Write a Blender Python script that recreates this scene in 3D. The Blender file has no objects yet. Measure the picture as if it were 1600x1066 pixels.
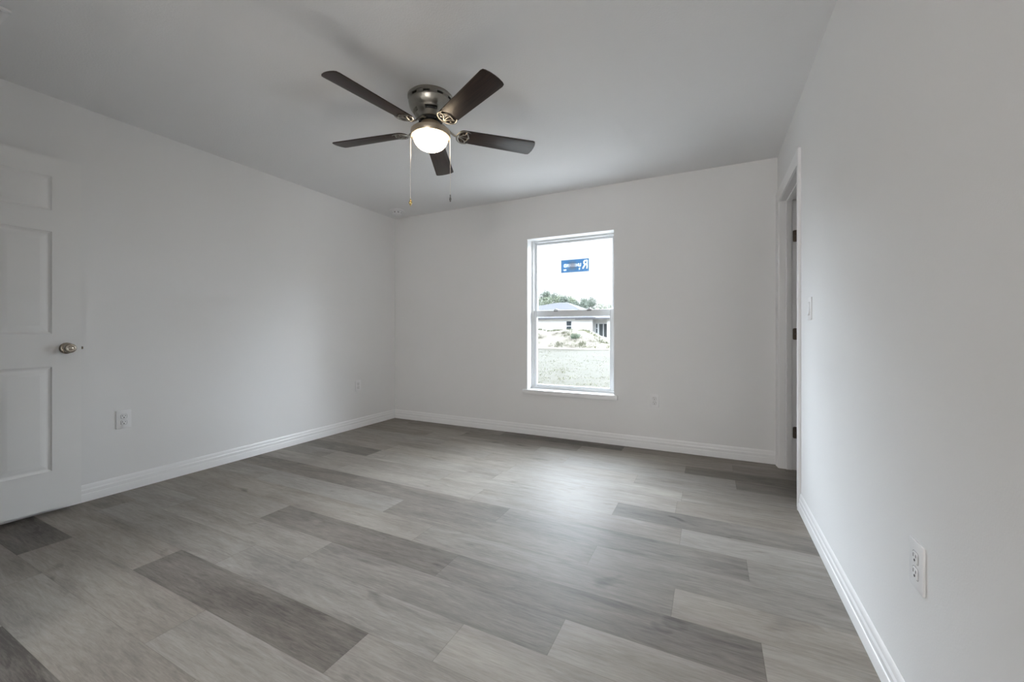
import bpy, bmesh, math, random
from mathutils import Vector, Matrix, noise
from math import radians as R, sin, cos, pi

S = bpy.context.scene
COL = S.collection

# ------------------------------------------------------------------ camera
CAMZ, YAW, FPX = 1.0523, 0.459, 631.07
cam = bpy.data.cameras.new('camera')
cam.sensor_fit = 'HORIZONTAL'
cam.sensor_width = 36.0
cam.lens = FPX / 1600 * 36.0
cam.shift_y = -(533.0 - 518.93) / 1600
cam.clip_start = 0.02
cam.clip_end = 400
camo = bpy.data.objects.new('camera', cam)
COL.objects.link(camo)
camo.location = (0, 0, CAMZ)
camo.rotation_euler = (R(90), 0, YAW)
S.camera = camo

# ------------------------------------------------------------------ room sizes (metres)
XL, XR, YB, YF, YA, H = -3.4895, 0.4702, 3.811, 0.25, -3.0, 2.44
XA = -1.9                       # the corner where the entry alcove starts
WX0, WX1, WZ0, WZ1 = -1.706, -0.820, 0.457, 2.010     # window opening
DY0, DY1, DZ = 2.955, 3.712, 2.060                    # side door opening
GZ = -0.30                      # ground outside

# ------------------------------------------------------------------ sky and exposure
w = bpy.data.worlds.new('overcast_sky')
S.world = w
w.use_nodes = True
nt = w.node_tree
nt.nodes.clear()
wo = nt.nodes.new('ShaderNodeOutputWorld')
bg = nt.nodes.new('ShaderNodeBackground')
tc = nt.nodes.new('ShaderNodeTexCoord')
mp = nt.nodes.new('ShaderNodeMapping')
mp.inputs['Scale'].default_value = (1.2, 1.2, 5.0)
nz = nt.nodes.new('ShaderNodeTexNoise')
nz.inputs['Scale'].default_value = 2.2
nz.inputs['Detail'].default_value = 5
rp = nt.nodes.new('ShaderNodeValToRGB')
rp.color_ramp.elements[0].position = 0.32
rp.color_ramp.elements[0].color = (0.86, 0.88, 0.91, 1)
rp.color_ramp.elements[1].position = 0.66
rp.color_ramp.elements[1].color = (0.95, 0.97, 1.0, 1)
nt.links.new(tc.outputs['Generated'], mp.inputs['Vector'])
nt.links.new(mp.outputs['Vector'], nz.inputs['Vector'])
nt.links.new(nz.outputs['Fac'], rp.inputs['Fac'])
nt.links.new(rp.outputs['Color'], bg.inputs['Color'])
bg.inputs['Strength'].default_value = 1.34
nt.links.new(bg.outputs['Background'], wo.inputs['Surface'])

# daylight: unseen soft sun lamps added to brighten room and neighbouring house (azimuth and height in degrees, seen from the window)
for nm, en, ang, az, el in (('daylight_fill', 4.0, 26, -60, 12), ('daylight_fill', 3.5, 24, -46, 18), ('daylight_fill', 6.5, 38, -42, 34),
                            ('daylight_fill', 6.0, 44, -24, 38), ('daylight_fill', 1.2, 30, -27, 26), ('daylight_fill', 14.0, 34, 4, 18), ('daylight_fill', 7.0, 30, 24, 34),
                            ('daylight_fill', 3.2, 34, 46, 11), ('daylight_fill', 4.5, 28, 60, 22), ('daylight_fill', 7.5, 60, 170, 38)):
    dr = (sin(R(az)) * cos(R(el)), cos(R(az)) * cos(R(el)), sin(R(el)))
    sl_ = bpy.data.lights.new(nm, 'SUN')
    sl_.energy = en
    sl_.angle = R(ang)
    sl_.color = (0.84, 0.907, 1.0)
    slo = bpy.data.objects.new(nm, sl_)
    COL.objects.link(slo)
    slo.location = Vector(dr) * 40
    slo.rotation_euler = Vector(dr).to_track_quat('Z', 'Y').to_euler()

# a light portal in the window opening: it gives off nothing, it only guides the sampling of the sky
pl = bpy.data.lights.new('window_portal', 'AREA')
pl.shape = 'RECTANGLE'
pl.size = WX1 - WX0
pl.size_y = WZ1 - WZ0
pl.cycles.is_portal = True
plo = bpy.data.objects.new('window_portal', pl)
COL.objects.link(plo)
plo.location = ((WX0 + WX1) / 2, YB + 0.215, (WZ0 + WZ1) / 2)
plo.rotation_euler = (R(-90), 0, 0)

vs = S.view_settings
vs.view_transform = 'Standard'
vs.look = 'None'
vs.exposure = 0.0
vs.gamma = 1.0
vs.use_curve_mapping = False
S.cycles.max_bounces = 16
S.cycles.diffuse_bounces = 10
S.cycles.glossy_bounces = 6
S.cycles.transparent_max_bounces = 12
S.cycles.sample_clamp_indirect = 8.0

# ------------------------------------------------------------------ materials
def new_mat(name):
    m = bpy.data.materials.new(name)
    m.use_nodes = True
    n = m.node_tree
    b = n.nodes['Principled BSDF']
    return m, n, b

def N(n, t, **kw):
    x = n.nodes.new(t)
    for k, v in kw.items():
        if k in x.inputs.keys():
            x.inputs[k].default_value = v
        else:
            setattr(x, k, v)
    return x

def ramp(n, stops):
    r = n.nodes.new('ShaderNodeValToRGB')
    e = r.color_ramp.elements
    while len(e) < len(stops):
        e.new(0.5)
    for i, (p, c) in enumerate(stops):
        e[i].position = p
        e[i].color = (*c, 1) if len(c) == 3 else c
    return r

def bump(n, b, tex, strength, dist=0.002):
    bp = N(n, 'ShaderNodeBump', Strength=strength, Distance=dist)
    n.links.new(tex, bp.inputs['Height'])
    n.links.new(bp.outputs['Normal'], b.inputs['Normal'])
    return bp

def paint(name, col, rough, bscale=0, bstr=0.0, spec=0.35, bdist=0.001):
    m, n, b = new_mat(name)
    b.inputs['Roughness'].default_value = rough
    b.inputs['Specular IOR Level'].default_value = spec
    t = N(n, 'ShaderNodeTexCoord')
    v = N(n, 'ShaderNodeTexNoise', Scale=1.7, Detail=3)
    n.links.new(t.outputs['Object'], v.inputs['Vector'])
    c0 = tuple(x * 0.985 for x in col)
    r = ramp(n, [(0.35, c0), (0.65, col)])
    n.links.new(v.outputs['Fac'], r.inputs['Fac'])
    n.links.new(r.outputs['Color'], b.inputs['Base Color'])
    if bstr:
        q = N(n, 'ShaderNodeTexNoise', Scale=bscale, Detail=2)
        n.links.new(t.outputs['Object'], q.inputs['Vector'])
        bump(n, b, q.outputs['Fac'], bstr, bdist)
    return m

def metal(name, col, rough, brushed=0):
    m, n, b = new_mat(name)
    b.inputs['Metallic'].default_value = 1.0
    b.inputs['Roughness'].default_value = rough
    t = N(n, 'ShaderNodeTexCoord')
    mpp = N(n, 'ShaderNodeMapping')
    mpp.inputs['Scale'].default_value = (1, 1, 14)
    v = N(n, 'ShaderNodeTexNoise', Scale=60, Detail=2)
    n.links.new(t.outputs['Object'], mpp.inputs['Vector'])
    n.links.new(mpp.outputs['Vector'], v.inputs['Vector'])
    r = ramp(n, [(0.3, tuple(x * 0.88 for x in col)), (0.7, col)])
    n.links.new(v.outputs['Fac'], r.inputs['Fac'])
    n.links.new(r.outputs['Color'], b.inputs['Base Color'])
    return m

M = {}
M['wall'] = paint('white_wall_paint', (0.79, 0.79, 0.79), 0.55, 190, 0.25, 0.4)
M['ceiling'] = paint('white_ceiling_paint', (0.82, 0.82, 0.825), 0.85, 120, 0.5, 0.2, 0.002)
M['trim'] = paint('white_trim_paint', (0.84, 0.84, 0.845), 0.33, 0, 0, 0.5)
M['door'] = paint('white_door_paint', (0.80, 0.80, 0.795), 0.42, 260, 0.06, 0.5)
M['vinyl'] = paint('white_window_vinyl', (0.70, 0.715, 0.73), 0.35, 0, 0, 0.5)
M['plastic'] = paint('white_plastic', (0.82, 0.82, 0.83), 0.35, 0, 0, 0.5)
M['slot'] = paint('dark_slot', (0.03, 0.03, 0.03), 0.6)
M['grayslot'] = paint('gray_slot', (0.33, 0.33, 0.34), 0.6)
M['nickel'] = metal('brushed_nickel', (0.36, 0.345, 0.31), 0.33)
M['fitter'] = metal('warm_brushed_nickel', (0.66, 0.56, 0.43), 0.3)
M['knobmetal'] = metal('satin_nickel', (0.44, 0.39, 0.33), 0.22)
M['bronze'] = metal('dark_bronze', (0.17, 0.14, 0.11), 0.4)
M['chain'] = metal('chain_metal', (0.80, 0.74, 0.66), 0.3)
M['brass'] = metal('brass', (0.62, 0.47, 0.20), 0.25)
M['gunmetal'] = metal('gunmetal', (0.22, 0.22, 0.22), 0.35)
M['motor'] = paint('black_motor', (0.02, 0.02, 0.02), 0.4)
M['shadowgap'] = M['slot']

# fan blades: dark walnut laminate, grain along the blade (local x)
m, n, b = new_mat('dark_walnut_laminate')
t = N(n, 'ShaderNodeTexCoord')
mpp = N(n, 'ShaderNodeMapping')
mpp.inputs['Scale'].default_value = (3, 70, 10)
v = N(n, 'ShaderNodeTexNoise', Scale=2.0, Detail=5, Distortion=0.4)
n.links.new(t.outputs['Object'], mpp.inputs['Vector'])
n.links.new(mpp.outputs['Vector'], v.inputs['Vector'])
r = ramp(n, [(0.3, (0.012, 0.006, 0.004)), (0.55, (0.026, 0.013, 0.009)), (0.8, (0.044, 0.023, 0.015))])
n.links.new(v.outputs['Fac'], r.inputs['Fac'])
n.links.new(r.outputs['Color'], b.inputs['Base Color'])
b.inputs['Roughness'].default_value = 0.42
b.inputs['Specular IOR Level'].default_value = 0.42
M['walnut'] = m

# lit frosted glass of the fan lamp
LAMP = 20.0
m, n, b = new_mat('lit_frosted_glass')
b.inputs['Base Color'].default_value = (0.9, 0.88, 0.84, 1)
b.inputs['Roughness'].default_value = 0.35
lw = N(n, 'ShaderNodeTexCoord')
sx = N(n, 'ShaderNodeSeparateXYZ')
n.links.new(lw.outputs['Object'], sx.inputs['Vector'])
b.inputs['Emission Color'].default_value = (1.0, 0.80, 0.56, 1)
b.inputs['Emission Strength'].default_value = LAMP
M['lampglass'] = m

m, n, b = new_mat('fill_lamp_glass')  # glowing diffuser of the added fill lamp
b.inputs['Base Color'].default_value = (0.9, 0.88, 0.84, 1)
b.inputs['Emission Color'].default_value = (1.0, 0.90, 0.78, 1)
b.inputs['Emission Strength'].default_value = 5.0
M['fillglass'] = m

# thin window pane: clear, with a Fresnel reflection
m = bpy.data.materials.new('window_glass')
m.use_nodes = True
n = m.node_tree
n.nodes.clear()
o = N(n, 'ShaderNodeOutputMaterial')
tr = N(n, 'ShaderNodeBsdfTransparent')
tr.inputs['Color'].default_value = (0.95, 0.97, 0.97, 1)
gl = N(n, 'ShaderNodeBsdfGlossy')
gl.inputs['Roughness'].default_value = 0.0
lwt = N(n, 'ShaderNodeLayerWeight', Blend=0.5)
pw_ = N(n, 'ShaderNodeMath', operation='POWER')
pw_.inputs[1].default_value = 5.0
ma_ = N(n, 'ShaderNodeMath', operation='MULTIPLY_ADD')
ma_.inputs[1].default_value = 0.96
ma_.inputs[2].default_value = 0.035
mx = N(n, 'ShaderNodeMixShader')
n.links.new(lwt.outputs['Facing'], pw_.inputs[0])
n.links.new(pw_.outputs[0], ma_.inputs[0])
n.links.new(ma_.outputs[0], mx.inputs['Fac'])
n.links.new(tr.outputs['BSDF'], mx.inputs[1])
n.links.new(gl.outputs['BSDF'], mx.inputs[2])
n.links.new(mx.outputs['Shader'], o.inputs['Surface'])
M['glass'] = m

# vinyl plank floor: every plank has its own tone (near right ones paler for window glare) and its own stretch of grain
m, n, b = new_mat('grey_oak_planks')
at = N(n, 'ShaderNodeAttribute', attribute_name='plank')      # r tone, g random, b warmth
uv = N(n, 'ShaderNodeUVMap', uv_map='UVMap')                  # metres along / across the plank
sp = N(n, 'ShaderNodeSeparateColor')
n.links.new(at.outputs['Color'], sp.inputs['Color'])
tc2 = N(n, 'ShaderNodeTexCoord')
mulv = N(n, 'ShaderNodeVectorMath', operation='MULTIPLY_ADD')
mulv.inputs[1].default_value = (37.0, 23.0, 11.0)
cmb = N(n, 'ShaderNodeCombineXYZ')
for i in range(3):
    n.links.new(sp.outputs['Green'], cmb.inputs[i])
n.links.new(cmb.outputs['Vector'], mulv.inputs[0])
n.links.new(tc2.outputs['Object'], mulv.inputs[2])
def grain(sx_, sy_, scale, detail, dist, rough=0.55):
    q = N(n, 'ShaderNodeMapping')
    q.inputs['Scale'].default_value = (sx_, sy_, 1)
    z = N(n, 'ShaderNodeTexNoise', Scale=scale, Detail=detail, Distortion=dist, Roughness=rough)
    n.links.new(mulv.outputs['Vector'], q.inputs['Vector'])
    n.links.new(q.outputs['Vector'], z.inputs['Vector'])
    return z
g_broad = grain(1.1, 6.0, 1.4, 4, 0.8)
g_mid = grain(2.6, 24.0, 1.6, 6, 1.6, 0.64)
g_fine = grain(13.0, 170.0, 1.5, 4, 0.6, 0.65)
g_knot = grain(3.0, 8.0, 1.25, 2, 0.7)
base = ramp(n, [(0.0, (0.075, 0.066, 0.060)), (0.5, (0.228, 0.209, 0.190)), (1.0, (0.385, 0.362, 0.332))])
# tone = plank tone + grain
def math_node(op, a, bb):
    x = N(n, 'ShaderNodeMath', operation=op)
    for i, q in enumerate((a, bb)):
        if isinstance(q, (int, float)):
            x.inputs[i].default_value = q
        else:
            n.links.new(q, x.inputs[i])
    return x.outputs[0]
def centred(sock, amp):
    return math_node('MULTIPLY', math_node('SUBTRACT', sock, 0.5), amp)
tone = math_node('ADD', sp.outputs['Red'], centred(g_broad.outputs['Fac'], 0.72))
tone = math_node('ADD', tone, centred(g_mid.outputs['Fac'], 0.62))
tone = math_node('ADD', tone, centred(g_fine.outputs['Fac'], 0.50))
kr = ramp(n, [(0.66, (0, 0, 0)), (0.80, (1, 1, 1))])
n.links.new(g_knot.outputs['Fac'], kr.inputs['Fac'])
tone = math_node('SUBTRACT', tone, math_node('MULTIPLY', kr.outputs['Color'], 0.32))
# joint line between planks (bevelled edge), from the plank's own coordinates
su = N(n, 'ShaderNodeSeparateXYZ')
n.links.new(uv.outputs['UV'], su.inputs['Vector'])
def edge(sock, length, wid):
    a = math_node('MINIMUM', sock, math_node('SUBTRACT', length, sock))
    return math_node('LESS_THAN', a, wid)
joint = math_node('MAXIMUM', edge(su.outputs['X'], 1.22, 0.0016), edge(su.outputs['Y'], 0.1852, 0.0011))
n.links.new(tone, base.inputs['Fac'])
mixc = N(n, 'ShaderNodeMix', data_type='RGBA', blend_type='MULTIPLY')
mixc.inputs[7].default_value = (0.80, 0.79, 0.78, 1)
n.links.new(joint, mixc.inputs[0])
n.links.new(base.outputs['Color'], mixc.inputs[6])
warm = N(n, 'ShaderNodeMix', data_type='RGBA', blend_type='MULTIPLY')
warm.inputs[7].default_value = (1.0, 0.955, 0.905, 1)
n.links.new(sp.outputs['Blue'], warm.inputs[0])
n.links.new(mixc.outputs[2], warm.inputs[6])
n.links.new(warm.outputs[2], b.inputs['Base Color'])
b.inputs['Roughness'].default_value = 0.58
b.inputs['Specular IOR Level'].default_value = 0.36
hgt = math_node('SUBTRACT', math_node('ADD', math_node('MULTIPLY', g_fine.outputs['Fac'], 0.5), math_node('MULTIPLY', g_mid.outputs['Fac'], 0.4)), math_node('MULTIPLY', joint, 1.5))
bump(n, b, hgt, 0.22, 0.0012)
M['floor'] = m

# outdoors
def mottled(name, stops, scale, detail=6, rough=0.9, bstr=0.0):
    m, n, b = new_mat(name)
    t = N(n, 'ShaderNodeTexCoord')
    v = N(n, 'ShaderNodeTexNoise', Scale=scale, Detail=detail, Roughness=0.65)
    n.links.new(t.outputs['Object'], v.inputs['Vector'])
    r = ramp(n, stops)
    n.links.new(v.outputs['Fac'], r.inputs['Fac'])
    n.links.new(r.outputs['Color'], b.inputs['Base Color'])
    b.inputs['Roughness'].default_value = rough
    b.inputs['Specular IOR Level'].default_value = 0.1
    return m
M['ground'] = mottled('pale_dry_lawn', [(0.30, (0.045, 0.042, 0.028)), (0.5, (0.056, 0.051, 0.036)), (0.7, (0.069, 0.061, 0.046))], 1.6)
M['grassblade'] = mottled('grass_blades', [(0.3, (0.16, 0.165, 0.095)), (0.7, (0.24, 0.235, 0.15))], 3)
M['sand'] = mottled('pale_sand', [(0.34, (0.17, 0.15, 0.125)), (0.47, (0.32, 0.295, 0.255)), (0.7, (0.43, 0.405, 0.36))], 1.3)
M['bounceground'] = mottled('bounce_sand', [(0.3, (0.56, 0.54, 0.51)), (0.7, (0.68, 0.665, 0.64))], 2.5)  # for the added strip that bounces daylight indoors
M['weed'] = mottled('weed_green', [(0.3, (0.10, 0.115, 0.07)), (0.7, (0.19, 0.19, 0.13))], 2)
M['bush'] = mottled('bush_green', [(0.3, (0.14, 0.19, 0.14)), (0.7, (0.24, 0.28, 0.21))], 3)
M['needles'] = mottled('pine_needles', [(0.3, (0.16, 0.19, 0.16)), (0.7, (0.25, 0.275, 0.235))], 1.2)
M['leaves'] = mottled('pale_leaves', [(0.3, (0.20, 0.235, 0.175)), (0.7, (0.30, 0.32, 0.25))], 1.2)
M['bark'] = mottled('bark', [(0.3, (0.07, 0.055, 0.045)), (0.7, (0.12, 0.10, 0.09))], 6)
M['stucco'] = paint('white_stucco', (0.74, 0.74, 0.74), 0.9)
M['shingle'] = mottled('grey_shingles', [(0.3, (0.095, 0.098, 0.112)), (0.7, (0.125, 0.127, 0.142))], 3)
M['houseglass'] = paint('dark_house_glass', (0.035, 0.045, 0.055), 0.15, 0, 0, 0.5)
M['fascia'] = paint('grey_fascia', (0.10, 0.10, 0.11), 0.6)
M['exterior'] = paint('exterior_stucco', (0.5, 0.5, 0.48), 0.9)

# blue sticker film with a soft grey patch near the middle
m, n, b = new_mat('blue_sticker_film')
t = N(n, 'ShaderNodeTexCoord')
v = N(n, 'ShaderNodeTexNoise', Scale=18, Detail=3)
n.links.new(t.outputs['Object'], v.inputs['Vector'])
r = ramp(n, [(0.3, (0.15, 0.31, 0.47)), (0.7, (0.20, 0.38, 0.56))])
n.links.new(v.outputs['Fac'], r.inputs['Fac'])
mpp = N(n, 'ShaderNodeMapping')
mpp.inputs['Scale'].default_value = (16, 1, 15)
mpp.inputs['Location'].default_value = (0.42, 0, 0.0)
n.links.new(t.outputs['Object'], mpp.inputs['Vector'])
gd = N(n, 'ShaderNodeTexGradient', gradient_type='SPHERICAL')
n.links.new(mpp.outputs['Vector'], gd.inputs['Vector'])
rr = ramp(n, [(0.0, (0, 0, 0)), (0.75, (0.8, 0.8, 0.8))])
n.links.new(gd.outputs['Fac'], rr.inputs['Fac'])
mxx = N(n, 'ShaderNodeMix', data_type='RGBA')
mxx.inputs[7].default_value = (0.30, 0.30, 0.31, 1)
n.links.new(rr.outputs['Color'], mxx.inputs[0])
n.links.new(r.outputs['Color'], mxx.inputs[6])
n.links.new(mxx.outputs[2], b.inputs['Base Color'])
b.inputs['Roughness'].default_value = 0.5
tl = N(n, 'ShaderNodeBsdfTranslucent')
n.links.new(mxx.outputs[2], tl.inputs['Color'])
ms = N(n, 'ShaderNodeMixShader', Fac=0.34)
out = n.nodes['Material Output']
n.links.new(b.outputs['BSDF'], ms.inputs[1])
n.links.new(tl.outputs['BSDF'], ms.inputs[2])
n.links.new(ms.outputs['Shader'], out.inputs['Surface'])
M['sticker'] = m
m, n, b = new_mat('white_sticker_letters')
t = N(n, 'ShaderNodeTexCoord')
mpp = N(n, 'ShaderNodeMapping')
mpp.inputs['Scale'].default_value = (14, 1, 10)
mpp.inputs['Location'].default_value = (0.36, 0, 0.0)
n.links.new(t.outputs['Object'], mpp.inputs['Vector'])
gd = N(n, 'ShaderNodeTexGradient', gradient_type='SPHERICAL')
n.links.new(mpp.outputs['Vector'], gd.inputs['Vector'])
rr = ramp(n, [(0.0, (0.9, 0.92, 0.95)), (0.7, (0.34, 0.34, 0.36))])
n.links.new(gd.outputs['Fac'], rr.inputs['Fac'])
n.links.new(rr.outputs['Color'], b.inputs['Base Color'])
tl = N(n, 'ShaderNodeBsdfTranslucent')
n.links.new(rr.outputs['Color'], tl.inputs['Color'])
ms = N(n, 'ShaderNodeMixShader', Fac=0.8)
n.links.new(b.outputs['BSDF'], ms.inputs[1])
n.links.new(tl.outputs['BSDF'], ms.inputs[2])
n.links.new(ms.outputs['Shader'], n.nodes['Material Output'].inputs['Surface'])
M['letters'] = m

# ------------------------------------------------------------------ mesh helpers
def finish(name, bm, mats, parent=None, smooth=False, loc=None, angle=35):
    me = bpy.data.meshes.new(name)
    bmesh.ops.recalc_face_normals(bm, faces=bm.faces)
    bm.to_mesh(me)
    bm.free()
    for q in (mats if isinstance(mats, (list, tuple)) else [mats]):
        me.materials.append(q)
    if smooth:
        for p in me.polygons:
            p.use_smooth = True
        me.set_sharp_from_angle(angle=R(angle))
    o = bpy.data.objects.new(name, me)
    COL.objects.link(o)
    if loc is not None:
        o.location = loc
    if parent is not None:
        o.parent = parent
    return o

def box(bm, x0, x1, y0, y1, z0, z1, mat=0, bev=0.0, seg=2):
    v = [bm.verts.new((x, y, z)) for x in (x0, x1) for y in (y0, y1) for z in (z0, z1)]
    fs = [(0, 1, 3, 2), (4, 6, 7, 5), (0, 4, 5, 1), (2, 3, 7, 6), (0, 2, 6, 4), (1, 5, 7, 3)]
    fc = [bm.faces.new([v[i] for i in f]) for f in fs]
    for f in fc:
        f.material_index = mat
    if bev:
        es = list({e for f in fc for e in f.edges})
        bmesh.ops.recalc_face_normals(bm, faces=fc)
        rs = bmesh.ops.bevel(bm, geom=es, offset=bev, segments=seg, profile=0.5, affect='EDGES')
        for f in rs['faces']:
            f.material_index = mat
    return v

def lathe(bm, prof, seg=48, c=(0, 0, 0), mat=0, cap=True, slots=None):
    """prof: (r, z) points; slots: {segment index: (every, width, material, depth)}"""
    rings = []
    for r_, z_ in prof:
        if r_ < 1e-6:
            rings.append([bm.verts.new((c[0], c[1], c[2] + z_))])
        else:
            rings.append([bm.verts.new((c[0] + r_ * cos(2 * pi * k / seg), c[1] + r_ * sin(2 * pi * k / seg), c[2] + z_)) for k in range(seg)])
    picked = {}
    for i in range(len(rings) - 1):
        a, bq = rings[i], rings[i + 1]
        for k in range(seg):
            k2 = (k + 1) % seg
            if len(a) == 1 and len(bq) == 1:
                continue
            if len(a) == 1:
                f = bm.faces.new((a[0], bq[k2], bq[k]))
            elif len(bq) == 1:
                f = bm.faces.new((a[k], a[k2], bq[0]))
            else:
                f = bm.faces.new((a[k], a[k2], bq[k2], bq[k]))
            f.material_index = mat
            if slots and i in slots and (k % slots[i][0]) < slots[i][1]:
                picked.setdefault((i, k // slots[i][0]), []).append(f)
    if cap:
        for g in (rings[0], rings[-1]):
            if len(g) > 1:
                bm.faces.new(g).material_index = mat
    bm.normal_update()
    for (i, _), fs in picked.items():
        rs = bmesh.ops.inset_region(bm, faces=fs, thickness=0.0012, depth=0.0, use_even_offset=True)
        ext = bmesh.ops.extrude_face_region(bm, geom=fs)
        nv = [g for g in ext['geom'] if isinstance(g, bmesh.types.BMVert)]
        nf = [g for g in ext['geom'] if isinstance(g, bmesh.types.BMFace)]
        bmesh.ops.delete(bm, geom=[f for f in fs if f.is_valid], context='FACES_ONLY')
        for q in nv:
            d_ = Vector((q.co.x - c[0], q.co.y - c[1], 0))
            if d_.length > 1e-6:
                q.co -= d_.normalized() * slots[i][3]
        for f in nf:
            f.material_index = slots[i][2]

def tube(bm, pts, r_, seg=8, mat=0, flat=1.0, up=(0, 0, 1)):
    pts = [Vector(p) for p in pts]
    rings = []
    for i, p in enumerate(pts):
        t_ = (pts[min(i + 1, len(pts) - 1)] - pts[max(i - 1, 0)]).normalized()
        u_ = Vector(up)
        if abs(t_.dot(u_)) > 0.95:
            u_ = Vector((1, 0, 0))
        s_ = t_.cross(u_).normalized()
        u_ = s_.cross(t_)
        rr_ = r_[i] if isinstance(r_, (list, tuple)) else r_
        rings.append([bm.verts.new(p + s_ * rr_ * cos(2 * pi * k / seg) + u_ * rr_ * flat * sin(2 * pi * k / seg)) for k in range(seg)])
    for a, c in zip(rings, rings[1:]):
        for k in range(seg):
            bm.faces.new((a[k], a[(k + 1) % seg], c[(k + 1) % seg], c[k])).material_index = mat
    for g in (rings[0], rings[-1]):
        bm.faces.new(g).material_index = mat

def prism(bm, poly, axis_pts, mat=0):
    """sweep closed polygon cross-sections: axis_pts is a list of lists of 3D points"""
    rings = [[bm.verts.new(p) for p in ring] for ring in axis_pts]
    k_ = len(rings[0])
    for a, c in zip(rings, rings[1:]):
        for k in range(k_):
            bm.faces.new((a[k], a[(k + 1) % k_], c[(k + 1) % k_], c[k])).material_index = mat
    for g in (rings[0], rings[-1]):
        bm.faces.new(g).material_index = mat

def outline(bm, poly, z0, z1, mat=0, bev=0.0):
    lo = [bm.verts.new((x, y, z0)) for x, y in poly]
    hi = [bm.verts.new((x, y, z1)) for x, y in poly]
    k_ = len(poly)
    fs = [bm.faces.new(lo), bm.faces.new(hi)]
    for k in range(k_):
        fs.append(bm.faces.new((lo[k], lo[(k + 1) % k_], hi[(k + 1) % k_], hi[k])))
    for f in fs:
        f.material_index = mat
    if bev:
        bmesh.ops.recalc_face_normals(bm, faces=fs)
        es = list(fs[0].edges) + list(fs[1].edges)
        bmesh.ops.bevel(bm, geom=es, offset=bev, segments=2, profile=0.5, affect='EDGES')

def empty(name, loc=(0, 0, 0), rot=(0, 0, 0), parent=None):
    o = bpy.data.objects.new(name, None)
    COL.objects.link(o)
    o.empty_display_size = 0.1
    o.location = loc
    o.rotation_euler = rot
    if parent is not None:
        o.parent = parent
    return o

def tag(o, label, cat, group=None, kind=None):
    o['label'] = label
    o['category'] = cat
    if group:
        o['group'] = group
    if kind:
        o['kind'] = kind
    return o

def structure(o, label=None, cat=None):
    o['kind'] = 'structure'
    if label:
        o['label'] = label
    if cat:
        o['category'] = cat
    return o

# ------------------------------------------------------------------ floor, ceiling, walls
PW, PL, P0 = 0.1852, 1.22, 1.0425      # plank width, plank length, a row edge
rnd = random.Random(11)
# row index k -> (x of one butt joint, {start x of a plank: tone}); tone 0 dark .. 1 pale
ROWS = {  # near right planks set paler to stand in for window glare
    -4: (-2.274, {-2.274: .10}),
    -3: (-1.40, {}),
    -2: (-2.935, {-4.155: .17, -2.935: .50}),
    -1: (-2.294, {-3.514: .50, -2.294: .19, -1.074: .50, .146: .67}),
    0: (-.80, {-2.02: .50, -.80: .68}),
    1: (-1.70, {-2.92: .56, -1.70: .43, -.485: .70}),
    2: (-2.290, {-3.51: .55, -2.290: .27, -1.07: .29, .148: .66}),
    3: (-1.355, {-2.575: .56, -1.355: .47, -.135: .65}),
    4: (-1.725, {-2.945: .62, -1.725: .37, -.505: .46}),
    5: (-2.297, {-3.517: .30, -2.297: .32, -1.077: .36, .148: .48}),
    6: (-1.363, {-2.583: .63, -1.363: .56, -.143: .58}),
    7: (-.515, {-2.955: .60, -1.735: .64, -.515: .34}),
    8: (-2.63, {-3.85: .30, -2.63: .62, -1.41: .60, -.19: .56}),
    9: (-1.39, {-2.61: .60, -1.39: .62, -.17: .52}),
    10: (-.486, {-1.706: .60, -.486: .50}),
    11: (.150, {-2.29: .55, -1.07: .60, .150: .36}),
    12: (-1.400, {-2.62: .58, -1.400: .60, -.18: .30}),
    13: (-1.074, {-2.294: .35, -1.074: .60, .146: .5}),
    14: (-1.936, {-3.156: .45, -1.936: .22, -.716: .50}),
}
bm = bmesh.new()
uvl = bm.loops.layers.uv.new('UVMap')
cl = bm.loops.layers.float_color.new('plank')
FX0, FX1, FY0, FY1 = XL - .05, 2.3, YA - .05, YB + .05
k0 = math.floor((FY0 - P0) / PW)
k1 = math.ceil((FY1 - P0) / PW)
for k in range(k0, k1):
    j, tones = ROWS.get(k, (rnd.uniform(-2, 0), {}))
    ya, yb = max(FY0, P0 + k * PW), min(FY1, P0 + (k + 1) * PW)
    if yb <= ya:
        continue
    i0 = math.floor((FX0 - j) / PL)
    i1 = math.ceil((FX1 - j) / PL)
    for i in range(i0, i1):
        xs = j + i * PL
        xa, xb = max(FX0, xs), min(FX1, xs + PL)
        if xb <= xa:
            continue
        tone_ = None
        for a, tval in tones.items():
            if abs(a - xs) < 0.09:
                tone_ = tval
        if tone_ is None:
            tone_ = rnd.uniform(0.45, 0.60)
        rg, wb = rnd.random(), rnd.uniform(0.0, 0.8)
        vs_ = [bm.verts.new(p) for p in ((xa, ya, 0), (xb, ya, 0), (xb, yb, 0), (xa, yb, 0))]
        f = bm.faces.new(vs_)
        for lp in f.loops:
            lp[uvl].uv = (lp.vert.co.x - xs, lp.vert.co.y - (P0 + k * PW))
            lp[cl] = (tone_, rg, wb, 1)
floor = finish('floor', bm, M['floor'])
structure(floor, 'grey oak vinyl plank floor of light and dark boards', 'floor')
floor.data.flip_normals() if floor.data.polygons[0].normal.z < 0 else None

bm = bmesh.new()
box(bm, FX0, FX1, FY0, FY1, -0.25, -0.002)
slab = finish('floor_slab', bm, M['exterior'])
structure(slab)

bm = bmesh.new()
box(bm, XL - .3, 2.4, YA - .3, YB + .25, H, H + .2)
structure(finish('ceiling', bm, M['ceiling']), 'smooth white ceiling with a fine texture', 'ceiling')

bm = bmesh.new()
box(bm, XL - .25, XL, YA - .3, YB + .25, -.25, H)
structure(finish('wall_left', bm, M['wall']), 'white wall on the left behind the open panel door', 'wall')

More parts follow.
